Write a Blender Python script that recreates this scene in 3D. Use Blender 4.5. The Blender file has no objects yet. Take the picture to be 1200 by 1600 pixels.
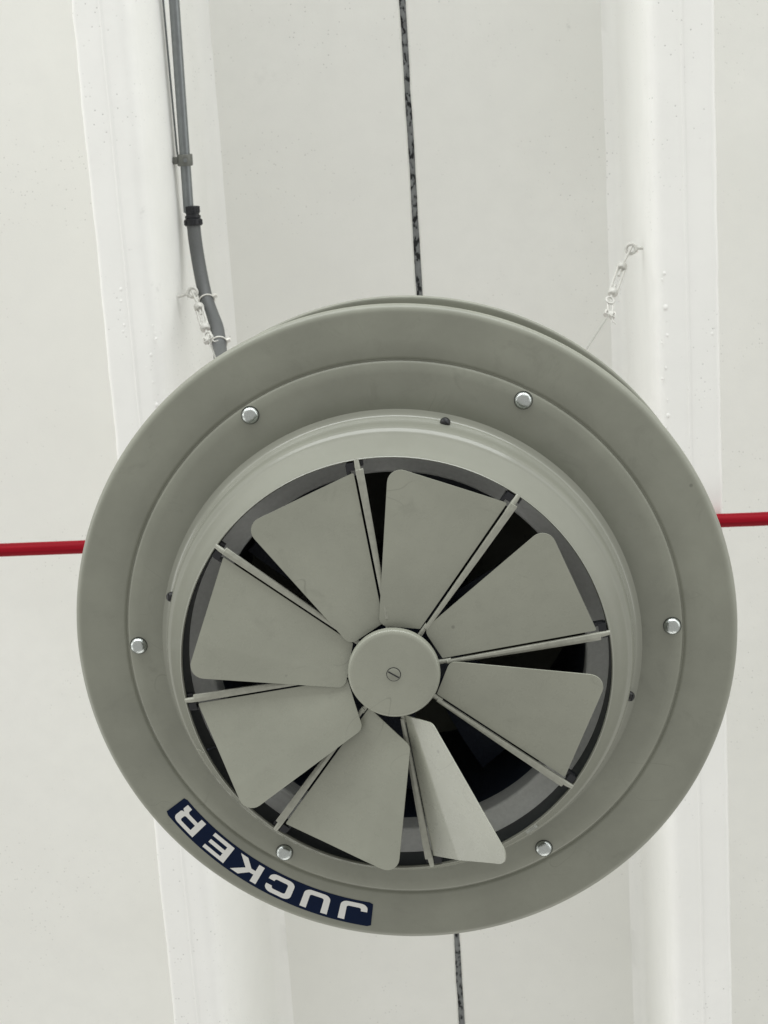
import bpy, bmesh, math, random
from math import sin, cos, pi, radians, hypot
from mathutils import Vector, Matrix, noise

random.seed(7)
scene = bpy.context.scene
COL = scene.collection

# ------------------------------------------------------------------ camera
EYE = 1.6                                   # height of the phone above the floor
RIGHT = Vector((0.9950630878, 0.0627027033, 0.0769273834))
DOWN = Vector((-0.0422495783, 0.9690212659, -0.2433367201))
FWD = Vector((-0.0898021406, 0.2388852385, 0.9668864558))
cam_d = bpy.data.cameras.new('camera')
cam = bpy.data.objects.new('camera', cam_d)
COL.objects.link(cam)
cam.matrix_world = Matrix(((RIGHT.x, -DOWN.x, -FWD.x, 0), (RIGHT.y, -DOWN.y, -FWD.y, 0),
                           (RIGHT.z, -DOWN.z, -FWD.z, EYE), (0, 0, 0, 1)))
cam_d.sensor_fit = 'VERTICAL'
cam_d.sensor_height = 24.0
cam_d.sensor_width = 18.0
cam_d.lens = 2807.5 / 1600 * 24.0
cam_d.clip_end = 200
cam_d.clip_start = 0.05
cam_d.dof.use_dof = True
cam_d.dof.focus_distance = 2.3
cam_d.dof.aperture_fstop = 14
scene.camera = cam

# ------------------------------------------------------------------ light
world = bpy.data.worlds.new('World')
scene.world = world
world.use_nodes = True
bg = world.node_tree.nodes['Background']
bg.inputs['Color'].default_value = (1.0, 0.99, 0.95, 1)
bg.inputs['Strength'].default_value = 0.60


def area(name, loc, target, sx, sy, power, color):
    d = bpy.data.lights.new(name, 'AREA')
    d.shape = 'RECTANGLE'
    d.size, d.size_y = sx, sy
    d.energy = power
    d.color = color
    o = bpy.data.objects.new(name, d)
    COL.objects.link(o)
    o.location = loc
    o.rotation_euler = (Vector(target) - Vector(loc)).to_track_quat('-Z', 'Y').to_euler()
    return o


# tall hall windows well away from the fan, and the bright floor below
area('window_light', (-0.5, -6.5, 3.4), (0, 0.8, 4.0), 12.0, 3.0, 660, (0.97, 1.0, 1.0))
for wy in (-4.2, 0.0, 4.2):
    area('window_light', (-6.8, wy, 3.6), (0, 1.0, 4.0), 2.3, 2.8, 58, (1.0, 1.0, 0.98))
area('window_light', (6.8, -1.8, 3.3), (0, 1.0, 4.2), 9.5, 2.8, 160, (0.98, 1.0, 1.0))
area('window_light', (0.5, 9.0, 2.2), (0, 1.0, 4.2), 8.0, 2.4, 130, (1.0, 0.985, 0.95))

scene.view_settings.view_transform = 'Standard'
scene.view_settings.look = 'None'
scene.view_settings.exposure = -0.1
scene.view_settings.gamma = 1.0
scene.view_settings.use_curve_mapping = False


# ------------------------------------------------------------------ helpers
def tag(o, label=None, cat=None, group=None, kind=None):
    if label: o['label'] = label
    if cat: o['category'] = cat
    if group: o['group'] = group
    if kind: o['kind'] = kind
    return o


def empty(name, loc=(0, 0, 0)):
    o = bpy.data.objects.new(name, None)
    COL.objects.link(o)
    o.location = loc
    o.empty_display_size = 0.05
    return o


class MB:
    def __init__(self):
        self.v, self.f = [], []

    def add(self, vs, fs):
        n = len(self.v)
        self.v += [tuple(p) for p in vs]
        self.f += [tuple(i + n for i in f) for f in fs]
        return self

    def revolve(self, prof, n=160, closed=True, center=(0, 0)):
        vs, fs = [], []
        m = len(prof)
        for i in range(n):
            a = 2 * pi * i / n
            for r, z in prof:
                vs.append((center[0] + r * cos(a), center[1] + r * sin(a), z))
        for i in range(n):
            j = (i + 1) % n
            for k in range(m if closed else m - 1):
                k2 = (k + 1) % m
                fs.append((i * m + k, i * m + k2, j * m + k2, j * m + k))
        return self.add(vs, fs)

    def lathe(self, prof, origin, axis, n=24):
        """closed solid of revolution round any axis; prof = (radius, height)"""
        origin, axis = Vector(origin), Vector(axis).normalized()
        u = axis.orthogonal().normalized()
        w = axis.cross(u)
        vs, fs = [], []
        m = len(prof)
        for i in range(n):
            a = 2 * pi * i / n
            d = u * cos(a) + w * sin(a)
            for r, h in prof:
                vs.append(origin + axis * h + d * r)
        for i in range(n):
            j = (i + 1) % n
            for k in range(m - 1):
                fs.append((i * m + k, i * m + k + 1, j * m + k + 1, j * m + k))
        fs.append(tuple(i * m for i in range(n)))
        fs.append(tuple(i * m + m - 1 for i in reversed(range(n))))
        return self.add(vs, fs)

    def tube(self, pts, rad, n=12, cap=True):
        pts = [Vector(p) for p in pts]
        rads = rad if isinstance(rad, (list, tuple)) else [rad] * len(pts)
        vs, fs = [], []
        t0 = (pts[1] - pts[0]).normalized()
        u = t0.orthogonal().normalized()
        for i, p in enumerate(pts):
            t = (pts[min(i + 1, len(pts) - 1)] - pts[max(i - 1, 0)]).normalized()
            u = (u - t * u.dot(t)).normalized()
            w = t.cross(u)
            for k in range(n):
                a = 2 * pi * k / n
                vs.append(p + (u * cos(a) + w * sin(a)) * rads[i])
        for i in range(len(pts) - 1):
            for k in range(n):
                k2 = (k + 1) % n
                fs.append((i * n + k, i * n + k2, (i + 1) * n + k2, (i + 1) * n + k))
        if cap:
            fs.append(tuple(reversed(range(n))))
            fs.append(tuple((len(pts) - 1) * n + k for k in range(n)))
        return self.add(vs, fs)

    def ring(self, c, axis, R, r, n=28, m=10):
        c, axis = Vector(c), Vector(axis).normalized()
        u = axis.orthogonal().normalized()
        w = axis.cross(u)
        vs, fs = [], []
        for i in range(n):
            a = 2 * pi * i / n
            d = u * cos(a) + w * sin(a)
            for k in range(m):
                b = 2 * pi * k / m
                vs.append(c + d * (R + r * cos(b)) + axis * (r * sin(b)))
        for i in range(n):
            for k in range(m):
                i2, k2 = (i + 1) % n, (k + 1) % m
                fs.append((i * m + k, i * m + k2, i2 * m + k2, i2 * m + k))
        return self.add(vs, fs)

    def box(self, c, ex, ey, ez):
        c, ex, ey, ez = Vector(c), Vector(ex), Vector(ey), Vector(ez)
        vs = [c + ex * sx + ey * sy + ez * sz for sz in (-1, 1) for sy in (-1, 1) for sx in (-1, 1)]
        fs = [(0, 2, 3, 1), (4, 5, 7, 6), (0, 1, 5, 4), (2, 6, 7, 3), (0, 4, 6, 2), (1, 3, 7, 5)]
        return self.add(vs, fs)

    def prism(self, outline, thick, fn):
        """outline in (a, b); fn maps (a, b, t) to a point"""
        n = len(outline)
        vs = [fn(a, b, 0) for a, b in outline] + [fn(a, b, thick) for a, b in outline]
        fs = [tuple(range(n)), tuple(reversed(range(n, 2 * n)))]
        for i in range(n):
            j = (i + 1) % n
            fs.append((i, n + i, n + j, j))
        return self.add(vs, fs)

    def build(self, name, mat, parent=None, smooth=40, bevel=0, seg=2):
        me = bpy.data.meshes.new(name)
        me.from_pydata(self.v, [], self.f)
        bm = bmesh.new()
        bm.from_mesh(me)
        bmesh.ops.recalc_face_normals(bm, faces=bm.faces)
        bm.to_mesh(me)
        bm.free()
        if mat: me.materials.append(mat)
        if smooth:
            me.shade_smooth()
            me.set_sharp_from_angle(angle=radians(smooth))
        o = bpy.data.objects.new(name, me)
        COL.objects.link(o)
        if parent: o.parent = parent
        if bevel:
            b = o.modifiers.new('bevel', 'BEVEL')
            b.width, b.segments, b.limit_method, b.angle_limit = bevel, seg, 'ANGLE', radians(35)
            b.harden_normals = False
        return o


def round_poly(pts, radii, seg=7):
    """round each corner of a polygon by its own radius"""
    out = []
    n = len(pts)
    for i in range(n):
        p = Vector(pts[i]).to_2d()
        r = radii[i]
        if r <= 0:
            out.append(tuple(p))
            continue
        a = (Vector(pts[i - 1]).to_2d() - p).normalized()
        b = (Vector(pts[(i + 1) % n]).to_2d() - p).normalized()
        ang = a.angle(b)
        d = r / math.tan(ang / 2)
        p0, p1 = p + a * d, p + b * d
        c = p + (a + b).normalized() * (r / sin(ang / 2))
        v0, v1 = p0 - c, p1 - c
        th0 = math.atan2(v0.y, v0.x)
        dth = (math.atan2(v1.y, v1.x) - th0 + pi) % (2 * pi) - pi
        for k in range(seg + 1):
            th = th0 + dth * k / seg
            out.append((c.x + r * cos(th), c.y + r * sin(th)))
    return out


# ------------------------------------------------------------------ materials
def new_mat(name):
    m = bpy.data.materials.new(name)
    m.use_nodes = True
    nt = m.node_tree
    b = nt.nodes['Principled BSDF']
    return m, nt, b


def N(nt, kind, **kw):
    n = nt.nodes.new(kind)
    for k, v in kw.items():
        if k in n.inputs:
            n.inputs[k].default_value = v
        else:
            setattr(n, k, v)
    return n


def ramp(nt, fac, stops):
    r = nt.nodes.new('ShaderNodeValToRGB')
    el = r.color_ramp.elements
    while len(el) < len(stops): el.new(0.5)
    for e, (p, c) in zip(el, stops):
        e.position = p
        e.color = (c, c, c, 1) if isinstance(c, (int, float)) else (*c, 1)
    nt.links.new(fac, r.inputs[0])
    return r.outputs[0]


def mixc(nt, fac, a, b, mode='MIX'):
    m = nt.nodes.new('ShaderNodeMix')
    m.data_type = 'RGBA'
    m.blend_type = mode
    for sock, val in ((m.inputs[0], fac), (m.inputs[6], a), (m.inputs[7], b)):
        if hasattr(val, 'is_output'):
            nt.links.new(val, sock)
        elif isinstance(val, (int, float)):
            sock.default_value = val if sock == m.inputs[0] else (val, val, val, 1)
        else:
            sock.default_value = (*val, 1)
    return m.outputs[2]


def paint(name, col, rough=0.38, grime=0.12, peel=0.06, spec=0.5, scratch=0.0):
    """sprayed enamel: faint blotches, scuffs, orange peel"""
    m, nt, b = new_mat(name)
    tc = N(nt, 'ShaderNodeTexCoord')
    n1 = N(nt, 'ShaderNodeTexNoise', Scale=7.0, Detail=6.0, Roughness=0.6)
    n2 = N(nt, 'ShaderNodeTexNoise', Scale=420.0, Detail=1.0)
    n3 = N(nt, 'ShaderNodeTexNoise', Scale=45.0, Detail=5.0, Roughness=0.7)
    mp = N(nt, 'ShaderNodeMapping')
    mp.inputs['Scale'].default_value = (1, 1, 1)
    for n in (n1, n2, n3): nt.links.new(tc.outputs['Object'], n.inputs['Vector'])
    dark = tuple(c * (1 - grime) for c in col)
    lite = tuple(min(1, c * (1 + grime * 0.6)) for c in col)
    c1 = mixc(nt, ramp(nt, n1.outputs['Fac'], [(0.3, 0.0), (0.7, 1.0)]), dark, lite)
    # rare small scuffs
    sc = N(nt, 'ShaderNodeTexVoronoi', Scale=11.0, feature='F1')
    nt.links.new(tc.outputs['Object'], sc.inputs['Vector'])
    scm = ramp(nt, sc.outputs['Distance'], [(0.018, 0.55), (0.032, 0.0)])
    c2 = mixc(nt, scm, c1, tuple(c * 0.45 for c in col))
    c3 = mixc(nt, ramp(nt, n3.outputs['Fac'], [(0.35, 0.06), (0.65, 0.0)]), c2, tuple(c * 0.6 for c in col))
    if scratch:
        mp.inputs['Scale'].default_value = (5.0, 5.0, 5.0)
        nt.links.new(tc.outputs['Object'], mp.inputs['Vector'])
        wv = N(nt, 'ShaderNodeTexNoise', Scale=1.1, Detail=1.0, Distortion=1.6)
        nt.links.new(mp.outputs[0], wv.inputs['Vector'])
        line = ramp(nt, wv.outputs['Fac'], [(0.4975, 0.0), (0.5, scratch), (0.5025, 0.0)])
        patch = ramp(nt, n1.outputs['Fac'], [(0.52, 0.0), (0.60, 1.0)])
        ml = N(nt, 'ShaderNodeMath', operation='MULTIPLY')
        nt.links.new(line, ml.inputs[0]); nt.links.new(patch, ml.inputs[1])
        c3 = mixc(nt, ml.outputs[0], c3, tuple(c * 0.5 for c in col))
        sm = N(nt, 'ShaderNodeTexNoise', Scale=17.0, Detail=7.0, Roughness=0.75, Distortion=0.8)
        nt.links.new(tc.outputs['Object'], sm.inputs['Vector'])
        c3 = mixc(nt, ramp(nt, sm.outputs['Fac'], [(0.56, 0.0), (0.72, 0.32)]), c3, tuple(c * 0.62 for c in col))
    nt.links.new(c3, b.inputs['Base Color'])
    rr = N(nt, 'ShaderNodeMapRange')
    rr.inputs['To Min'].default_value = rough - (0.05 if peel else 0)
    rr.inputs['To Max'].default_value = rough + (0.09 if peel else 0)
    nt.links.new(n3.outputs['Fac'], rr.inputs['Value'])
    nt.links.new(rr.outputs[0], b.inputs['Roughness'])
    b.inputs['Specular IOR Level'].default_value = spec
    bu = N(nt, 'ShaderNodeBump', Strength=peel, Distance=0.0006)
    nt.links.new(n2.outputs['Fac'], bu.inputs['Height'])
    nt.links.new(bu.outputs[0], b.inputs['Normal'])
    return m


def plain(name, col, rough=0.5, metal=0.0, bump=0.0, scale=200, var=0.15, stretch=None):
    m, nt, b = new_mat(name)
    tc = N(nt, 'ShaderNodeTexCoord')
    n1 = N(nt, 'ShaderNodeTexNoise', Scale=float(scale), Detail=4.0)
    vec = tc.outputs['Object']
    if stretch:
        mp = N(nt, 'ShaderNodeMapping')
        mp.inputs['Scale'].default_value = stretch
        nt.links.new(vec, mp.inputs['Vector'])
        vec = mp.outputs[0]
    nt.links.new(vec, n1.inputs['Vector'])
    c = mixc(nt, n1.outputs['Fac'], tuple(x * (1 - var) for x in col), tuple(min(1, x * (1 + var)) for x in col))
    nt.links.new(c, b.inputs['Base Color'])
    b.inputs['Roughness'].default_value = rough
    b.inputs['Metallic'].default_value = metal
    if bump:
        bu = N(nt, 'ShaderNodeBump', Strength=bump, Distance=0.001)
        nt.links.new(n1.outputs['Fac'], bu.inputs['Height'])
        nt.links.new(bu.outputs[0], b.inputs['Normal'])
    return m


def concrete(name, col, speck=0.5, stains=(), pits=0.11):
    """white paint on formed concrete: mottling, pin holes, a few grimy smears"""
    m, nt, b = new_mat(name)
    geo = N(nt, 'ShaderNodeNewGeometry')
    pos = geo.outputs['Position']
    big = N(nt, 'ShaderNodeTexNoise', Scale=1.3, Detail=4.0, Roughness=0.55)
    mid = N(nt, 'ShaderNodeTexNoise', Scale=16.0, Detail=6.0, Roughness=0.65)
    fine = N(nt, 'ShaderNodeTexNoise', Scale=260.0, Detail=3.0)
    dens = N(nt, 'ShaderNodeTexNoise', Scale=3.2, Detail=2.0)
    vor = N(nt, 'ShaderNodeTexVoronoi', Scale=105.0)
    vor2 = N(nt, 'ShaderNodeTexVoronoi', Scale=24.0)
    for n in (big, mid, fine, vor, vor2, dens): nt.links.new(pos, n.inputs['Vector'])
    c = mixc(nt, ramp(nt, big.outputs['Fac'], [(0.3, 0.0), (0.7, 1.0)]),
             tuple(x * y for x, y in zip(col, (0.955, 0.955, 0.945))), tuple(min(1, x * 1.02) for x in col))
    c = mixc(nt, ramp(nt, mid.outputs['Fac'], [(0.35, 0.35), (0.62, 0.0)]), c, tuple(x * 0.93 for x in col))
    # pin holes, denser in some places
    pit = ramp(nt, vor.outputs['Distance'], [(pits, 1.0), (pits + 0.1, 0.0)])
    dm = ramp(nt, dens.outputs['Fac'], [(0.47, 0.0), (0.62, 1.0)])
    colr = ramp(nt, vor.outputs['Color'], [(0.62, 0.0), (0.72, 1.0)])
    p1 = N(nt, 'ShaderNodeMath', operation='MULTIPLY'); p2 = N(nt, 'ShaderNodeMath', operation='MULTIPLY')
    nt.links.new(pit, p1.inputs[0]); nt.links.new(dm, p1.inputs[1])
    nt.links.new(p1.outputs[0], p2.inputs[0]); nt.links.new(colr, p2.inputs[1])
    pm = N(nt, 'ShaderNodeMath', operation='MULTIPLY'); pm.inputs[1].default_value = speck
    nt.links.new(p2.outputs[0], pm.inputs[0])
    c = mixc(nt, pm.outputs[0], c, (0.42, 0.42, 0.40))
    big_pit = ramp(nt, vor2.outputs['Distance'], [(0.022, 0.4 * speck), (0.045, 0.0)])
    c = mixc(nt, big_pit, c, (0.26, 0.26, 0.24))
    for (px, py, pz, sx, sy, sz, amt, scol) in stains:
        mp = N(nt, 'ShaderNodeVectorMath', operation='SUBTRACT')
        mp.inputs[1].default_value = (px, py, pz)
        nt.links.new(pos, mp.inputs[0])
        dv = N(nt, 'ShaderNodeVectorMath', operation='DIVIDE')
        dv.inputs[1].default_value = (sx, sy, sz)
        nt.links.new(mp.outputs[0], dv.inputs[0])
        ln = N(nt, 'ShaderNodeVectorMath', operation='LENGTH')
        nt.links.new(dv.outputs[0], ln.inputs[0])
        nz = N(nt, 'ShaderNodeTexNoise', Scale=60.0, Detail=5.0, Roughness=0.7)
        nt.links.new(pos, nz.inputs['Vector'])
        ad = N(nt, 'ShaderNodeMath', operation='MULTIPLY_ADD')
        nt.links.new(nz.outputs['Fac'], ad.inputs[0])
        ad.inputs[1].default_value = 1.6
        nt.links.new(ln.outputs['Value'], ad.inputs[2])
        c = mixc(nt, ramp(nt, ad.outputs[0], [(0.62, amt), (1.0, 0.0)]), c, scol)
    nt.links.new(c, b.inputs['Base Color'])
    b.inputs['Roughness'].default_value = 0.62
    b.inputs['Specular IOR Level'].default_value = 0.35
    hs = N(nt, 'ShaderNodeMath', operation='SUBTRACT')
    ms = N(nt, 'ShaderNodeMath', operation='MULTIPLY'); ms.inputs[1].default_value = 0.5
    nt.links.new(mid.outputs['Fac'], ms.inputs[0])
    nt.links.new(ms.outputs[0], hs.inputs[0]); nt.links.new(p2.outputs[0], hs.inputs[1])
    ad2 = N(nt, 'ShaderNodeMath', operation='MULTIPLY_ADD')
    nt.links.new(fine.outputs['Fac'], ad2.inputs[0]); ad2.inputs[1].default_value = 0.25
    nt.links.new(hs.outputs[0], ad2.inputs[2])
    bu = N(nt, 'ShaderNodeBump', Strength=0.35, Distance=0.002)
    nt.links.new(ad2.outputs[0], bu.inputs['Height'])
    nt.links.new(bu.outputs[0], b.inputs['Normal'])
    return m


def image_point(x, y, depth):
    """where the sight line of photo pixel (x, y) meets the level `depth` above the eye; used to measure positions"""
    d = RIGHT * ((x - 600) / 2807.5) + DOWN * ((y - 800) / 2807.5) + FWD
    d = d / d.z * depth
    return Vector((d.x, d.y, d.z + EYE))


HB, HS = 3.85, 4.39                          # rib undersides and slab above the eye


def st(x, y, depth, sx, sy, amt, col=(0.33, 0.33, 0.31)):
    p = image_point(x, y, depth)
    return (p.x, p.y, p.z, sx, sy, 0.12, amt, col)


BROWN = (0.24, 0.19, 0.11)
M_slab = concrete('painted_slab', (0.80, 0.80, 0.765), 0.6,
                  [st(890, 40, HS, .03, .05, .35), st(770, 95, HS, .10, .06, .12), st(420, 120, HS, .2, .1, .08)])
M_rib_l = concrete('painted_rib', (0.86, 0.86, 0.835), 0.8,
                   [st(203, 390, HB, .022, .02, .4), st(245, 450, HB + .02, .03, .05, .28), st(222, 330, HB, .03, .05, .2),
                    st(252, 520, HB + .02, .02, .06, .22), st(290, 475, 4.02, .02, .05, .35)])
M_rib_r = concrete('painted_rib_worn', (0.86, 0.86, 0.835), 0.8,
                   [st(992, 135, 3.95, .018, .07, .4), st(1005, 255, 3.92, .016, .05, .4, (0.35, 0.31, 0.24)),
                    st(1008, 335, 3.92, .016, .05, .45, (0.32, 0.30, 0.26)), st(1000, 400, 4.0, .014, .08, .4, (0.36, 0.33, 0.28)),
                    st(1022, 218, HB, .008, .010, .9, BROWN), st(1075, 609, HB, .006, .008, .95, BROWN)])

GREY = (0.275, 0.282, 0.233)
M_paint = paint('grey_enamel', GREY, 0.36, 0.14, scratch=0.25)
M_bell = paint('grey_enamel_nozzle', (0.238, 0.243, 0.203), 0.19, 0.05, 0.0)
M_vane = paint('grey_enamel_vane', (0.345, 0.354, 0.293), 0.26, 0.11, 0.05, scratch=0.5)
M_rod = plain('zinc_hem', (0.36, 0.365, 0.31), 0.38, 0.1, 0.1, 120, 0.25)
M_band = plain('satin_inner_ring', (0.52, 0.53, 0.51), 0.33, 0.0)
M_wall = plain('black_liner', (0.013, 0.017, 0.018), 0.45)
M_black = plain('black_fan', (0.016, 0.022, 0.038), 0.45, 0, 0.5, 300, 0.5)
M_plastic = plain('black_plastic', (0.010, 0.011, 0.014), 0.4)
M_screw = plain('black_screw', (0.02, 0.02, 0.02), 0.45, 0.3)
M_chrome = plain('zinc_plated', (0.52, 0.55, 0.535), 0.24, 1.0, 0.35, 700, 0.25)
M_navy = plain('navy_vinyl', (0.003, 0.010, 0.036), 0.22)
M_navy.node_tree.nodes['Principled BSDF'].inputs['Specular IOR Level'].default_value = 0.12
M_white = plain('white_print', (0.80, 0.80, 0.77), 0.4, 0, 0, 50, 0.02)
M_red = plain('red_gloss', (0.235, 0.002, 0.010), 0.55, 0, 0.25, 160, 0.45, (0.03, 1.0, 1.0))
M_red.node_tree.nodes['Principled BSDF'].inputs['Specular IOR Level'].default_value = 0.12
M_pipe = plain('galvanised_pipe', (0.22, 0.235, 0.24), 0.36, 0.75, 0.1, 60, 0.2)
M_hose = plain('grey_hose', (0.10, 0.105, 0.105), 0.5)
M_clamp = plain('clamp_steel', (0.16, 0.165, 0.15), 0.45, 0.5)
M_hang = plain('overpainted_steel', (0.58, 0.575, 0.54), 0.5, 0.15, 0.3, 180, 0.25)
M_tie = plain('white_nylon', (0.72, 0.71, 0.66), 0.4)
M_wire = plain('thin_wire', (0.40, 0.40, 0.37), 0.4, 0.5)


def filler_mat():
    m, nt, b = new_mat('joint_mortar')
    geo = N(nt, 'ShaderNodeNewGeometry')
    mp = N(nt, 'ShaderNodeMapping')
    mp.inputs['Scale'].default_value = (1.0, 0.55, 1.0)
    nt.links.new(geo.outputs['Position'], mp.inputs['Vector'])
    n1 = N(nt, 'ShaderNodeTexNoise', Scale=95.0, Detail=4.0, Roughness=0.55)
    nt.links.new(mp.outputs[0], n1.inputs['Vector'])
    c = ramp(nt, n1.outputs['Fac'], [(0.435, (0.010, 0.011, 0.012)), (0.465, (0.17, 0.178, 0.178)), (0.80, (0.25, 0.258, 0.255))])
    nt.links.new(c, b.inputs['Base Color'])
    b.inputs['Roughness'].default_value = 0.85
    bu = N(nt, 'ShaderNodeBump', Strength=0.8, Distance=0.004)
    nt.links.new(n1.outputs['Fac'], bu.inputs['Height'])
    nt.links.new(bu.outputs[0], b.inputs['Normal'])
    return m


M_filler = filler_mat()

# ------------------------------------------------------------------ ceiling
ZB, ZS = EYE + HB, EYE + HS
Y0, Y1 = -4.0, 7.0
JX, JW = -0.2862, 0.0078


def slab(x0, x1, chamfer_at_max):
    mb = MB()
    z0, z1 = ZS, ZS + 0.07
    n = 220
    c = 0.004
    rows = []
    for i in range(n + 1):
        y = Y0 + (Y1 - Y0) * i / n
        w = 0.0022 * noise.noise((x0 * 3, y * 9, 1.3)) + 0.0015 * noise.noise((x0, y * 31, 4.1))
        if chamfer_at_max:
            sec = [(x0, z1), (x0, z0), (x1 - c + w, z0), (x1 + w, z0 + c), (x1 + w, z1)]
        else:
            sec = [(x1, z1), (x1, z0), (x0 + c + w, z0), (x0 + w, z0 + c), (x0 + w, z1)]
        rows.append([(x, y, z) for x, z in sec])
    vs = [p for r in rows for p in r]
    m = 5
    fs = []
    for i in range(n):
        for k in range(m):
            k2 = (k + 1) % m
            fs.append((i * m + k, i * m + k2, (i + 1) * m + k2, (i + 1) * m + k))
    fs.append(tuple(range(m)))
    fs.append(tuple(n * m + k for k in reversed(range(m))))
    return mb.add(vs, fs)


slab_l = tag(slab(-5.0, JX - JW, True).build('ceiling', M_slab, None, 30),
             'white painted concrete ceiling left of the dark joint', kind='structure')
slab_r = tag(slab(JX + JW, 5.0, False).build('ceiling', M_slab, None, 30),
             'white painted concrete ceiling right of the dark joint', kind='structure')


def rib(cx, hb, ht, parent, mat, seed, inner):
    """cast rib with battered sides, rounded arrises, a root fillet and a mould seam; inner = +1/-1 side with softer arris"""
    dz = HS - HB
    def side(s):
        # from slab root to bottom, on side s (+1 / -1), softer arris towards the bay
        rs = 0.030 if s == inner else 0.010
        root = 0.030 if s == inner else 0.012
        pts = [(s * (ht + root), dz + 0.01), (s * (ht + root), dz), (s * (ht + root * 0.4), dz - 0.010), (s * (ht - 0.003), dz - 0.045),
               (s * (ht - 0.006), dz - 0.06)]
        slope = (ht - hb) / dz
        for k in range(1, 6):
            z = dz - 0.06 - (dz - 0.06 - rs) * k / 5
            pts.append((s * (hb + slope * z), z))
        for k in range(1, 7):
            a = (pi / 2) * k / 6
            pts.append((s * (hb - rs * (1 - cos(a)) * 1.0), rs * (1 - sin(a))))
        pts.append((s * (hb - rs - 0.0025), 0.0))
        return pts
    L = side(-1)
    R = side(1)
    sm = [(-0.0035, 0.0), (-0.0012, -0.0016), (0.0012, -0.0016), (0.0035, 0.0)]     # seam left by the mould joint
    off = inner * 0.002
    flat = [-hb * 0.42, -hb * 0.2, -0.009, -0.006]
    sec = L + [(x, 0.0) for x in flat] + [(x - off, z) for x, z in sm] + [(-x, 0.0) for x in reversed(flat)] + R[::-1]
    n = 420
    m = len(sec)
    vs, fs = [], []
    for i in range(n + 1):
        y = Y0 + (Y1 - Y0) * i / n
        sway = 0.0015 * noise.noise((seed, y * 0.9, 0))
        for k, (x, z) in enumerate(sec):
            wx = 0.0016 * noise.noise((seed + x * 12, y * 7.0, z * 9)) + sway
            wz = 0.0010 * noise.noise((seed + 9 + x * 20, y * 5.0, z * 9))
            near_edge = abs(abs(x) - hb) < 0.02 and z < 0.05
            if near_edge:
                wx += (1 if x > 0 else -1) * (0.0022 * noise.noise((seed, y * 17, 3)) + 0.0016 * max(0, noise.noise((seed + 2, y * 4, 7)) - 0.1) * 3)
            vs.append((cx + x + wx, y, ZB + z + wz))
    for i in range(n):
        for k in range(m - 1):
            fs.append((i * m + k, i * m + k + 1, (i + 1) * m + k + 1, (i + 1) * m + k))
    o = MB().add(vs, fs).build('rib', mat, parent, 60)
    return o


rib_l = rib(-0.8834, 0.0622, 0.0622 + 0.045, slab_l, M_rib_l, 2.0, 1)
rib_r = rib(0.3157, 0.0674, 0.0674 + 0.042, slab_r, M_rib_r, 8.0, -1)


def blisters(parent, spots, mat):
    mb = MB()
    for (x, y, r) in spots:
        p = image_point(x, y, HB)
        n, vs, fs = 8, [], []
        for ring_i, (rr, h) in enumerate(((1.0, -0.2), (0.75, 0.35), (0.35, 0.62))):
            for k in range(n):
                a = 2 * pi * k / n
                vs.append((p.x + r * rr * cos(a), p.y + r * rr * sin(a) * 1.1, ZB + 0.0006 - r * h * 0.32))
        vs.append((p.x, p.y, ZB + 0.0004 - r * 0.22))
        for q in range(2):
            for k in range(n):
                k2 = (k + 1) % n
                fs.append((q * n + k, q * n + k2, (q + 1) * n + k2, (q + 1) * n + k))
        for k in range(n):
            fs.append((2 * n + k, 2 * n + (k + 1) % n, 3 * n))
        mb.add(vs, fs)
    return tag(mb.build('paint_blister', mat, parent, 180), kind='stuff')


rnd = random.Random(3)
right_spots = [(1038 + (y - 430) * 0.02 + rnd.gauss(0, 4), y + rnd.uniform(-12, 12), abs(rnd.gauss(.0022, .0010)) + .0008) for y in range(430, 720, 17)]
right_spots += [(rnd.gauss(1096, 9), rnd.gauss(690, 70), abs(rnd.gauss(.0024, .0012)) + .0008) for _ in range(20)]
right_spots += [(rnd.uniform(1060, 1135), rnd.uniform(1150, 1590), rnd.uniform(.0012, .0026)) for _ in range(16)]
left_spots = [(rnd.gauss(183, 5) + (y - 420) * 0.10, y + rnd.uniform(-12, 12), abs(rnd.gauss(.0022, .0012)) + .0008) for y in range(425, 690, 19)]
left_spots += [(rnd.gauss(233, 5) + (y - 500) * 0.08, y + rnd.uniform(-10, 10), abs(rnd.gauss(.0024, .0014)) + .0008) for y in range(500, 660, 18)]
left_spots += [(rnd.uniform(275, 330), rnd.uniform(1400, 1590), rnd.uniform(.0012, .0024)) for _ in range(10)]
blisters(rib_r, right_spots, M_rib_r)
blisters(rib_l, left_spots, M_rib_l)


def joint():
    mb = MB()
    n, m = 1400, 5
    vs, fs = [], []
    for i in range(n + 1):
        y = -1.0 + 4.5 * i / n
        for k in range(m + 1):
            x = JX + (k / m - 0.5) * 2 * (JW + 0.004)
            z = ZS + 0.009 + 0.006 * noise.noise((x * 120, y * 45, 0.7)) + 0.004 * noise.noise((x * 40, y * 14, 5.7))
            vs.append((x, y, z))
    for i in range(n):
        for k in range(m):
            a = i * (m + 1) + k
            fs.append((a, a + 1, a + m + 2, a + m + 1))
    return mb.add(vs, fs).build('joint_filler', M_filler, slab_l, 60)


joint()

# ------------------------------------------------------------------ the fan
S = 0.45                                     # radius of the lower plate
FC = Vector((-0.447613607 * S, 1.65694493 * S, 5.14541292 * S + EYE))
fan = empty('ventilation_fan', FC)
tag(fan, 'large round grey metal ventilation fan with eight vanes hanging below the white ceiling', 'ventilation fan')


def pol(r, ang, d):
    """fan coordinates: radius in plate radii, angle counter-clockwise as seen from below, d = drop below the plate"""
    a = radians(ang)
    return Vector((r * S * cos(a), -r * S * sin(a), -d * S))


def prof(pts):
    return [(r * S, -d * S) for r, d in pts]


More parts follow.
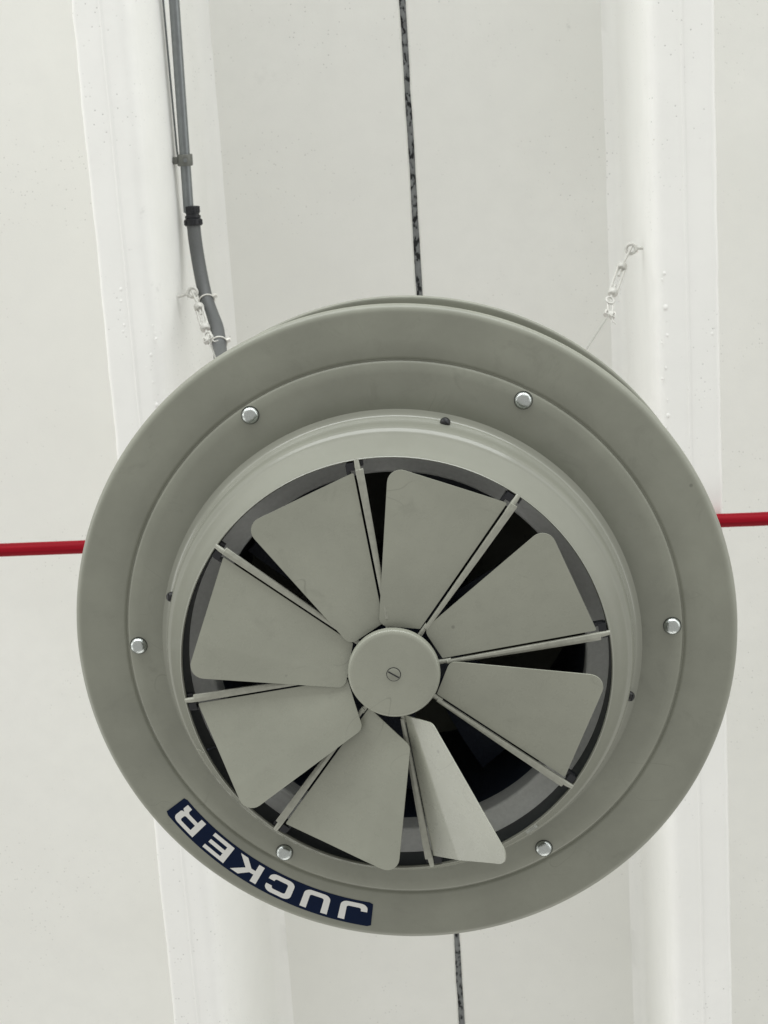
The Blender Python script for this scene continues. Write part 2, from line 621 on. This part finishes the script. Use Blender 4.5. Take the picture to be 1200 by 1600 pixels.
def arc(c, R, a0, a1, n):
    return [(c[0] + R * cos(radians(a0 + (a1 - a0) * k / n)), c[1] + R * sin(radians(a0 + (a1 - a0) * k / n))) for k in range(n + 1)]


# lower plate: rolled rim, flat annulus with a bead, underside and top face
lower = [(0.645, 0.003), (0.70, 0.003), (0.80, 0.003), (0.8295, 0.003), (0.8345, 0.0005), (0.840, -0.0075), (0.8455, -0.0005), (0.851, 0.0015), (0.90, 0.0012), (0.955, 0.001), (0.972, 0.000)]
lower += arc((0.978, -0.022), 0.022, 88, -20, 10)
lower += [(0.994, -0.036), (0.990, -0.034), (0.992, -0.026)] + arc((0.978, -0.022), 0.017, -10, 88, 6) + [(0.95, -0.006), (0.645, -0.006)]
MB().revolve(prof(lower), 220).build('lower_plate', M_paint, fan, 50)

# nozzle: fillet out of the plate, steep wall, rounded nose, turned-in lip
bell = [(0.7060, 0.0900), (0.7118, 0.0922), (0.7030, 0.0955), (0.6960, 0.0995), (0.6915, 0.1045), (0.6890, 0.1125), (0.6876, 0.1240), (0.6864, 0.1370), (0.6853, 0.1500), (0.6838, 0.1630), (0.6818, 0.1745),
        (0.6788, 0.1830), (0.6745, 0.1895), (0.6695, 0.1950), (0.6650, 0.2020), (0.6600, 0.2120), (0.6510, 0.2305), (0.6400, 0.2530), (0.6300, 0.2730), (0.6215, 0.2930)]
bell += [(0.619, 0.299), (0.6165, 0.3015), (0.6138, 0.299), (0.6135, 0.290), (0.62, 0.275), (0.64, 0.235), (0.650, 0.205), (0.650, 0.17), (0.648, 0.0), (0.656, 0.0), (0.660, 0.14), (0.680, 0.125), (0.698, 0.092)]
MB().revolve(prof(bell), 220).build('nozzle', M_bell, fan, 50)
# nozzle seam and the slit of the liner
mb = MB()
sm0 = [pol(0.6195, -157.2, 0.2985), pol(0.640, -157.6, 0.2625), pol(0.660, -157.5, 0.229)]
mb.tube([p + Vector((0, 0, -0.0002)) for p in sm0], 0.0008, 6)
mb.build('seam', M_paint, fan, 60)

# black liner inside the throat
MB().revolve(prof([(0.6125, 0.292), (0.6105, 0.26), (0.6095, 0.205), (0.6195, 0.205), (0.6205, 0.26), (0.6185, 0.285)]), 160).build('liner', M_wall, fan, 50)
mb = MB()
mb.tube([pol(0.6088, -157.5, 0.288), pol(0.6078, -156.5, 0.25), pol(0.6080, -155.2, 0.215)], 0.0016, 6)
mb.build('liner_slit', M_black, fan, 60)
# satin ring behind it
inner = [(0.6095, 0.2065), (0.595, 0.2015), (0.580, 0.194), (0.566, 0.184)] + [(0.556 + 0.010 * cos(radians(a)), 0.172 + 0.012 * sin(radians(a))) for a in range(80, 200, 20)]
inner += [(0.545, 0.10), (0.555, 0.10), (0.56, 0.165), (0.61, 0.196)]
MB().revolve(prof(inner), 160).build('inner_ring', M_band, fan, 50)

# casing, upper flange, motor and impeller in the dark
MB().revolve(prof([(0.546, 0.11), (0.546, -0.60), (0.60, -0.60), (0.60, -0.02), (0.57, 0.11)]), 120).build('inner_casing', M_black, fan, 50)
MB().revolve(prof([(0.735, -0.005), (0.735, -0.37), (0.745, -0.37), (0.745, -0.005)]), 160).build('casing', M_paint, fan, 50)
up = [(0.735, -0.372), (0.90, -0.372), (0.960, -0.3725)] + arc((0.968, -0.382), 0.0095, 88, -60, 8) + [(0.95, -0.39), (0.735, -0.39)]
MB().revolve(prof(up), 200).build('upper_flange', M_paint, fan, 50)
MB().revolve(prof([(0.02, -0.60), (0.62, -0.60), (0.62, -0.62), (0.30, -0.66), (0.02, -0.66)]), 100).build('casing_lid', M_paint, fan, 50)
MB().revolve(prof([(0.01, 0.03), (0.17, 0.03), (0.19, 0.0), (0.19, -0.45), (0.17, -0.59), (0.01, -0.59)]), 80).build('motor', M_black, fan, 50)
for i in range(6):
    a0 = i * 60 + 12
    mb = MB()
    vs, fs = [], []
    for k in range(7):
        r = 0.19 + (0.53 - 0.19) * k / 6
        tw = 38 - 22 * k / 6
        for s in (-1, 1):
            vs.append(pol(r, a0 + s * (24 - 6 * k / 6), -0.10 + s * 0.055 * tw / 30))
        for s in (1, -1):
            vs.append(pol(r, a0 + s * (24 - 6 * k / 6), -0.10 + s * 0.055 * tw / 30 - 0.008))
    for k in range(6):
        for q in range(4):
            q2 = (q + 1) % 4
            fs.append((k * 4 + q, k * 4 + q2, k * 4 + 4 + q2, k * 4 + 4 + q))
    fs += [(0, 1, 2, 3), (24, 27, 26, 25)]
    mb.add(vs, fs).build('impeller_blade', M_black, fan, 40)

# bolts: domed zinc heads
for ang in (120.2, 60.6, 0.1, -60.5, -120.6, 180.0):
    b0 = pol(0.806, ang, 0.003)
    R = 0.0118
    pr = [(R * 0.98, -0.001), (R * 0.98, 0.0004)] + [(R * cos(radians(a)) ** 0.8, 0.0004 + 0.0082 * sin(radians(a))) for a in range(6, 88, 9)] + [(0.0004, 0.0087)]
    bolt = MB().lathe(pr, b0, (0, 0, -1), 44).build('bolt', M_chrome, fan, 60)
    MB().lathe([(R * 0.9, -0.0005), (R * 1.04, -0.0005), (R * 1.04, 0.0005), (R * 0.9, 0.0008)], b0, (0, 0, -1), 30).build('shadow_ring', M_screw, bolt, 40)  # black ring added as the shadow line round the dome's foot

# black slotted screws round the nozzle wall
for ang in (75.6, 164.6, -14.6):
    p = pol(0.6905, ang, 0.1150)
    nrm = pol(1, ang, 0).normalized() * 0.75 + Vector((0, 0, -1.0))
    mb = MB().lathe([(0.0068, -0.006), (0.0068, 0.0010), (0.0064, 0.0030), (0.0052, 0.0050), (0.0030, 0.0062), (0.0003, 0.0066)], p, nrm, 18)
    s = mb.build('screw', M_screw, fan, 40)
    nn = nrm.normalized()
    t = nn.cross(Vector((0.3, 0.2, 1))).normalized()
    MB().box(p + nn * 0.0063, t * 0.0044, nn.cross(t) * 0.0009, nn * 0.0006).build('slot', M_plastic, s, 0)

# hub
cap = [(0.0005, 0.352), (0.116, 0.352), (0.1235, 0.3512), (0.1285, 0.3475), (0.131, 0.341), (0.1314, 0.330), (0.127, 0.330), (0.0005, 0.332)]
hub = MB().revolve(prof(cap), 96).build('hub_cap', M_vane, fan, 50)
c0 = Vector((0, 0, -0.352 * S))
hs = MB().lathe([(0.0084, -0.002), (0.0084, 0.0008), (0.0072, 0.0015), (0.0003, 0.0016)], c0, (0, 0, -1), 26).build('screw', M_paint, hub, 40)
sd = Vector((cos(radians(33)), sin(radians(33)), 0))
MB().box(c0 + Vector((0, 0, -0.0013)), sd * 0.0078, Vector((-sd.y, sd.x, 0)) * 0.00085, (0, 0, 0.0005)).build('slot', M_plastic, hs, 0)
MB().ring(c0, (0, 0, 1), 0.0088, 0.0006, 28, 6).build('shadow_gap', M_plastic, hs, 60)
MB().revolve(prof([(0.001, 0.329), (0.098, 0.329), (0.098, 0.02), (0.001, 0.02)]), 60).build('hub_core', M_black, fan, 50)

# eight vanes: hemmed sheet turning on a rod; (rod angle, tilt, outer corner along, corner width)
VANES = [(97.3, 3.5, 0.490, 0.340), (53.5, 3.0, 0.492, 0.341), (8.6, 2.0, 0.506, 0.337), (-36.9, 11.0, 0.494, 0.352),
         (-82.6, 48.5, 0.536, 0.352), (-127.5, 13.0, 0.492, 0.358), (-172.2, 10.0, 0.503, 0.350), (142.5, 4.0, 0.477, 0.362)]
INN = [(0.093, 0.112), (0.084, 0.109), (0.105, 0.100), (0.113, 0.117), (0.150, 0.118), (0.155, 0.166), (0.122, 0.156), (0.085, 0.128)]
D_ROD = 0.302
for (ang, tilt, ca, cp), (ia, ip) in zip(VANES, INN):
    A = radians(ang)
    ex = Vector((cos(A), -sin(A), 0))                 # along the rod, outwards
    ey0 = Vector((-sin(A), -cos(A), 0))               # counter-clockwise seen from below
    tl = radians(tilt)
    ey = ey0 * cos(tl) + Vector((0, 0, -1)) * sin(tl)
    ez = ex.cross(ey).normalized()
    if ez.z > 0: ez = -ez                             # towards the viewer
    base = Vector((0, 0, -D_ROD * S))

    k1, k2 = (-0.110, 0.040) if tilt > 40 else (0.022, -0.040)

    def at(a, p, t, k1=k1, k2=k2, ex=ex, ey=ey, ez=ez, base=base):
        # sheet pressed with a very slight crown
        b1 = max(0.0, (p - (0.030 + (a - 0.13) * 0.23)))          # pressed fold beside the rod
        b2 = max(0.0, (p - (0.090 + (a - 0.09) * 0.40)))          # and a second one along the free edge
        return base + ex * (a * S) + ey * (p * S) + ez * ((t + k1 * b1 + k2 * b2) * S)
    out = [(0.582, 0.006), (ca, cp), (ia, ip), (0.140, 0.006)]
    rad = [0.004, 0.038, 0.026, 0.004]
    poly = round_poly(out, rad)
    # strips across the sheet so the crown is smooth: fan the outline over a fine grid of cuts
    bmv = bmesh.new()
    f = bmv.faces.new([bmv.verts.new((a, p, 0)) for a, p in poly])
    for co, sl in (((0.13, 0.030, 0), 0.23), ((0.09, 0.090, 0), 0.40)):
        for sh in (-0.006, 0.0, 0.006):
            bmesh.ops.bisect_plane(bmv, geom=bmv.verts[:] + bmv.edges[:] + bmv.faces[:], plane_co=(co[0], co[1] + sh, 0), plane_no=(-sl, 1, 0))
    bmv.verts.ensure_lookup_table(); bmv.verts.index_update()
    top = [tuple(v.co) for v in bmv.verts]
    faces = [tuple(v.index for v in fc.verts) for fc in bmv.faces]
    border = [tuple(v.index for v in e.verts) for e in bmv.edges if len(e.link_faces) == 1]
    bmv.free()
    nv = len(top)
    vs = [at(a, p, 0.002) for a, p, _ in top] + [at(a, p, -0.002) for a, p, _ in top]
    fs = faces + [tuple(i + nv for i in reversed(fc)) for fc in faces] + [(i, j, j + nv, i + nv) for i, j in border]
    vane = MB().add(vs, fs).build('vane', M_vane, fan, 35)
    # hem: a folded strip lying beside the sheet on the rod
    q = lambda a, p, d: base + ex * (a * S) + ey0 * (p * S) + Vector((0, 0, -d * S))
    sec = lambda a, w: [q(a, -0.006 - w, -0.004), q(a, -0.007 - w, 0.006), q(a, -0.005 - w * 0.5, 0.0105), q(a, -0.0015, 0.009), q(a, -0.001, -0.004)]
    st0, st1 = sec(0.150, 0.006), sec(0.590, 0.0165)
    stm = sec(0.40, 0.0130)
    v2 = st0 + stm + st1
    f2 = [(k + 5 * s, (k + 1) % 5 + 5 * s, (k + 1) % 5 + 5 + 5 * s, k + 5 + 5 * s) for s in range(2) for k in range(5)] + [(0, 1, 2, 3, 4), (14, 13, 12, 11, 10)]
    hem = MB().add(v2, f2).build('hem', M_rod, vane, 30, 0.0006)
    # pivot pin at both ends
    MB().tube([q(0.56, -0.008, 0.001), q(0.5995, -0.008, 0.001), q(0.617, -0.008, -0.004)], [0.0036, 0.0036, 0.0032], 12).build('pivot_pin', M_rod, vane, 50)
    MB().tube([q(0.09, -0.004, 0.0), q(0.163, -0.004, 0.0)], 0.0032, 12).build('pivot_pin', M_rod, vane, 50)
    # black clip holding the pin in the throat
    mb = MB()
    mb.box(q(0.599, 0.012, -0.012), ex * 0.0050, ey0 * 0.0050, (0, 0, 0.0065))
    mb.box(q(0.588, 0.021, -0.014), ex * 0.0075, ey0 * 0.0022, (0, 0, 0.0055))
    mb.box(q(0.603, -0.008, -0.018), ex * 0.0036, ey0 * 0.0070, (0, 0, 0.0040))
    mb.build('clip', M_plastic, vane, 0, 0.0006)

# sticker with the maker's name
A0, A1 = -99.3, -144.7
RI, RO = 0.876, 0.958


def on_plate(u, v, lift):
    ang = A0 + (A1 - A0) * u
    # the sticker is not quite concentric with the plate
    shift = 0.009 * (1 - 2 * u)
    return pol(RI + (RO - RI) * v + shift, ang, 0.0012) + Vector((0, 0, -lift))


mb = MB()
nst = 60
vs, fs = [], []
cr = 0.004
for i in range(nst + 1):
    u = i / nst
    e = min(u, 1 - u)
    inset = 0.06 * (1 - math.sqrt(max(0, 1 - max(0, 1 - e / cr) ** 2))) if e < cr else 0
    for v in (inset, 0.5, 1 - inset):
        vs.append(on_plate(u, v, 0.0006))
for i in range(nst):
    for k in range(2):
        fs.append((i * 3 + k, i * 3 + k + 1, i * 3 + 4 + k, i * 3 + 3 + k))
n0 = len(vs)
vs += [p + Vector((0, 0, 0.0004)) for p in vs]
fs2 = fs + [tuple(j + n0 for j in reversed(f)) for f in fs]
for i in range(nst):
    fs2 += [(i * 3, i * 3 + 3, n0 + i * 3 + 3, n0 + i * 3), (i * 3 + 2, n0 + i * 3 + 2, n0 + i * 3 + 5, i * 3 + 5)]
fs2 += [(0, 1, n0 + 1, n0), (1, 2, n0 + 2, n0 + 1), (nst * 3, n0 + nst * 3, n0 + nst * 3 + 1, nst * 3 + 1), (nst * 3 + 1, n0 + nst * 3 + 1, n0 + nst * 3 + 2, nst * 3 + 2)]
sticker = tag(MB().add(vs, fs2).build('sticker', M_navy, fan, 40), 'curved navy sticker with white lettering on the lower left rim')

t, w = 0.23, 0.98
OR, IR = 0.26, 0.09                                   # outer and inner bend radii
LET = {
    'J': [round_poly([(w, 1), (w, 0), (0, 0), (0, .40), (t, .40), (t, t), (w - t, t), (w - t, 1)], [0, OR, OR, 0, 0, IR, IR, 0])],
    'U': [round_poly([(0, 1), (0, 0), (w, 0), (w, 1), (w - t, 1), (w - t, t), (t, t), (t, 1)], [0, OR, OR, 0, 0, IR, IR, 0])],
    'C': [round_poly([(w, .36), (w, 0), (0, 0), (0, 1), (w, 1), (w, .64), (w - t, .64), (w - t, 1 - t), (t, 1 - t), (t, t), (w - t, t), (w - t, .36)],
                     [0, OR, OR, OR, OR, 0, 0, IR, IR, IR, IR, 0])],
    'K': [[(0, 0), (0, 1), (t, 1), (t, .61), (.40, .61), (w - .27, 1), (w + .05, 1), (.60, .5), (w + .05, 0), (w - .27, 0), (.40, .39), (t, .39), (t, 0)]],
    'E': [[(0, 0), (0, 1), (w - .06, 1), (w - .06, .80), (t, .80), (t, .60), (w - .10, .60), (w - .10, .40), (t, .40), (t, .20), (w - .06, .20), (w - .06, 0)]],
    'R': [[(0, 0), (0, 1), (t, 1), (t, 0)],
          round_poly([(t, .80), (t, 1), (w, 1), (w, .38), (w - .12, .38), (w, .30), (w, 0), (w - t, 0), (w - t, .27), (t, .27), (t, .47), (w - t, .47), (w - t, .80)],
                     [0, 0, .22, .12, 0, .06, 0, 0, .10, 0, 0, .08, .08], 4)],
}
for ch, uc in zip('JUCKER', (0.082, 0.249, 0.416, 0.573, 0.735, 0.905)):
    mb = MB()
    for poly in LET[ch]:
        mb.prism(poly, 1.0, lambda a, b, k, uc=uc: on_plate(uc + (a / w - 0.5) * 0.120, 0.11 + 0.78 * b, 0.0006 + 0.0003 * (1 - k)))
    mb.build('letter', M_white, sticker, 0)


# ------------------------------------------------------------------ red pipe under the ribs
pr = 0.0150
y_red = 0.2602 * (HB - pr)
zr = EYE + HB - pr - 0.0015
red = MB().tube([(-4.2 + 0.15 * i, y_red + 0.0015 * noise.noise((i * 0.7, 0, 0)), zr + 0.001 * noise.noise((i * 0.5, 3, 0))) for i in range(57)], pr, 24).build('pipe', M_red, None, 50)
tag(red, 'straight red pipe crossing behind the fan under the ceiling ribs', 'pipe')

# ------------------------------------------------------------------ electrical conduit
cond = empty('conduit', image_point(288, 250, 4.07))
tag(cond, 'thin grey electrical conduit running along the left rib down to the fan', 'conduit')
o0 = cond.location.copy()


def rel(p): return Vector(p) - o0


pA, pB = image_point(272, 0, 4.07), image_point(294.5, 325, 4.07)
dirp = (pB - pA).normalized()
pipe = MB().tube([rel(pA - dirp * 1.6), rel(pA), rel(pB + dirp * 0.01)], 0.0118, 20).build('pipe', M_pipe, cond, 50)
MB().tube([rel(image_point(254.8, 0, 4.085) - dirp * 1.6), rel(image_point(254.8, 0, 4.085)), rel(image_point(265.8, 120, 4.085)), rel(image_point(276.5, 235, 4.085)), rel(image_point(279, 252, 4.080))],
          0.0023, 10).build('cable', M_pipe, cond, 60)  # thin grey tube traced along the narrow dark line beside the pipe
# saddle clamp on the rib
pc = rel(image_point(289, 250, 4.07))
mb = MB().lathe([(0.0124, -0.013), (0.0165, -0.013), (0.0175, -0.010), (0.0175, 0.010), (0.0165, 0.013), (0.0124, 0.013)], pc, dirp, 22)
mb.box(pc + Vector((-0.022, 0, 0.0)), (0.011, 0, 0), (0, 0.008, 0), (0, 0, 0.0045))
mb.lathe([(0.0105, 0), (0.0105, 0.006), (0.007, 0.010), (0.0003, 0.010)], pc + Vector((-0.034, 0, 0.0)), (1, 0, 0), 6)
clamp = mb.build('clamp', M_clamp, cond, 40, 0.001)
MB().lathe([(0.0045, 0), (0.0045, 0.003), (0.0003, 0.0035)], pc + Vector((0.004, 0, -0.0172)), (0.1, 0, -1), 8).build('screw', M_pipe, clamp, 40)
# black compression coupling
k0 = rel(image_point(300, 322, 4.07)); k1 = rel(image_point(302.5, 353, 4.065))
kd = (k1 - k0).normalized(); L = (k1 - k0).length
mb = MB()
mb.lathe([(0.0125, 0), (0.0162, 0.001), (0.0162, L * .36), (0.0150, L * .40), (0.0150, L * .46), (0.0180, L * .48), (0.0180, L * .60), (0.0165, L * .62), (0.0198, L * .68), (0.0198, L * .96), (0.0180, L), (0.012, L)], k0, kd, 26)
u0 = kd.orthogonal().normalized(); w0 = kd.cross(u0)
for k in range(14):                                # grip ribs
    a = 2 * pi * k / 14
    d = u0 * cos(a) + w0 * sin(a)
    tt = kd.cross(d)
    mb.box(k0 + kd * (L * .82) + d * 0.0198, d * 0.0012, tt * 0.0022, kd * (L * .12))
    mb.box(k0 + kd * (L * .18) + d * 0.0162, d * 0.0010, tt * 0.0020, kd * (L * .15))
mb.build('coupling', M_plastic, cond, 40)
# flexible hose sagging to the fan casing
hp = [image_point(302, 345, 4.067), image_point(304.5, 372, 4.06), image_point(309.5, 405, 4.05), image_point(316, 440, 4.03), image_point(322, 466, 4.01),
      image_point(330.5, 490, 3.98), image_point(338.5, 511, 3.94), image_point(342, 531, 3.90), image_point(344, 550, 3.86), image_point(348, 585, 3.70),
      image_point(365, 640, 3.4), image_point(400, 710, 3.0), image_point(430, 760, 2.70), FC + pol(0.70, 150, -0.42)]


def catmull(pts, k=6):
    out = []
    for i in range(len(pts) - 1):
        p0, p1, p2, p3 = pts[max(i - 1, 0)], pts[i], pts[i + 1], pts[min(i + 2, len(pts) - 1)]
        for j in range(k):
            s = j / k
            out.append(0.5 * ((2 * p1) + (p2 - p0) * s + (2 * p0 - 5 * p1 + 4 * p2 - p3) * s * s + (3 * p1 - p0 - 3 * p2 + p3) * s ** 3))
    return out + [pts[-1]]


hose_path = catmull(hp, 7)
MB().tube([rel(p) for p in hose_path], 0.0155, 18).build('hose', M_hose, cond, 60)

# ------------------------------------------------------------------ hangers
def hanger(name, label, root, eye, axis_eye, body0, body1, clip_p, end, group):
    h = empty(name, root)
    tag(h, label, 'hanger', group)
    q = lambda p: Vector(p) - Vector(root)
    e = Vector(eye)
    ring_m = MB().ring(q(e), axis_eye, 0.0105, 0.0036, 28, 10)
    sh = (Vector(root) - e).normalized()
    ring_m.tube([q(e + sh * 0.0105), q(Vector(root) + sh * 0.015)], 0.0034, 10)
    ring_m.lathe([(0.0085, 0), (0.0085, 0.005), (0.0003, 0.006)], q(Vector(root) - sh * 0.006), -sh, 6)
    ring_m.build('eye_bolt', M_hang, h, 50)
    b0, b1 = Vector(body0), Vector(body1)
    d = (b1 - b0).normalized()
    s = d.cross(Vector((0, 0, 1))).normalized()
    n = d.cross(s)
    Ln = (b1 - b0).length
    tb = MB()
    for sg in (-1, 1):                                # the two bars of the turnbuckle frame
        tb.tube([q(b0 + s * sg * 0.0078), q(b1 + s * sg * 0.0078)], 0.0030, 8)
    for pp in (b0, b1):
        tb.lathe([(0.0105, -0.006), (0.0115, -0.003), (0.0115, 0.004), (0.009, 0.007)], q(pp), d, 12)
    body = tb.build('turnbuckle', M_hang, h, 50)
    # hook into the eye and threaded rods inside the frame
    MB().tube([q(b0 + d * Ln * 0.36), q(b0 - d * 0.010), q(e - d * 0.004 + n * 0.004), q(e + d * 0.010 * -0.2 - n * 0.006), q(e + d * 0.012 - n * 0.006)], 0.0027, 10).build('hook', M_hang, body, 60)
    MB().tube([q(b1 - d * Ln * 0.30), q(b1 + d * 0.016)], 0.0027, 10).build('threaded_rod', M_hang, body, 60)
    ep = b1 + d * 0.024
    MB().ring(q(ep), n, 0.0085, 0.0028, 22, 8).build('lower_eye', M_hang, body, 50)
    c = Vector(clip_p)
    cl = MB()
    cl.box(q(c), d * 0.0055, s * 0.0125, n * 0.0045)
    for sg in (-1, 1):
        cl.tube([q(c + s * sg * 0.0075 - n * 0.012), q(c + s * sg * 0.0075 + n * 0.012)], 0.0022, 8)
        cl.lathe([(0.0048, 0), (0.0048, 0.004), (0.0003, 0.004)], q(c + s * sg * 0.0075 - n * 0.009), n, 6)
    cl.tube([q(ep + s * 0.008), q(c + s * 0.004 - d * 0.004)], 0.0018, 6)
    cl.tube([q(ep - s * 0.008), q(c - s * 0.004 - d * 0.004)], 0.0018, 6)
    cl.tube([q(c + s * 0.004), q(c + s * 0.012 + d * 0.016), q(c + s * 0.020 + d * 0.018)], 0.0016, 6)
    cl.build('wire_clip', M_hang, h, 40)
    MB().tube([q(c), q(Vector(end))], 0.0016, 8).build('wire', M_wire, h, 60)
    return h


def lug(ang):
    return FC + pol(0.74, ang, -0.40)


hanger('wire_hanger', 'white turnbuckle wire hanger on the right rib, free of any hose', image_point(1000, 388, 4.0), image_point(985.5, 389, 4.0), Vector((0.15, 0.25, 1)),
       image_point(971.5, 417, 3.96), image_point(957.5, 457, 3.90), image_point(952.5, 491, 3.86), lug(52), 'wire hangers')
hanger('wire_hanger', 'white turnbuckle wire hanger on the left rib, tied to the grey hose', image_point(288, 461, 4.0), image_point(301, 457, 4.0), Vector((0.15, 0.25, 1)),
       image_point(311, 480, 3.97), image_point(320.5, 512, 3.92), image_point(326, 530, 3.89), lug(132), 'wire hangers')


# cable ties round the hose
def tie(x, y, depth, x2, y2, label):
    c = image_point(x, y, depth)
    i = min(range(len(hose_path)), key=lambda k: (hose_path[k] - c).length)
    tdir = (hose_path[i + 1] - hose_path[i - 1]).normalized()
    c = hose_path[i]
    o = empty('cable_tie', c)
    ax = (tdir + Vector((0.0, -0.15, -0.28))).normalized()
    MB().ring((0, 0, 0), ax, 0.0174, 0.0018, 32, 8).build('strap', M_tie, o, 60)
    side = ax.cross(Vector((0, 0, 1))).normalized()
    if side.x < 0: side = -side
    MB().box(side * 0.0222, side * 0.0045, ax * 0.0035, ax.cross(side) * 0.004).build('head', M_tie, o, 0, 0.0006)
    tag(o, label, 'cable tie', 'cable ties on the hose')


tie(322.5, 469, 4.01, 0, 0, 'thin white cable tie round the grey hose beside the eye bolt')
tie(342.5, 535, 3.89, 0, 0, 'thin white cable tie round the grey hose just above the fan rim')
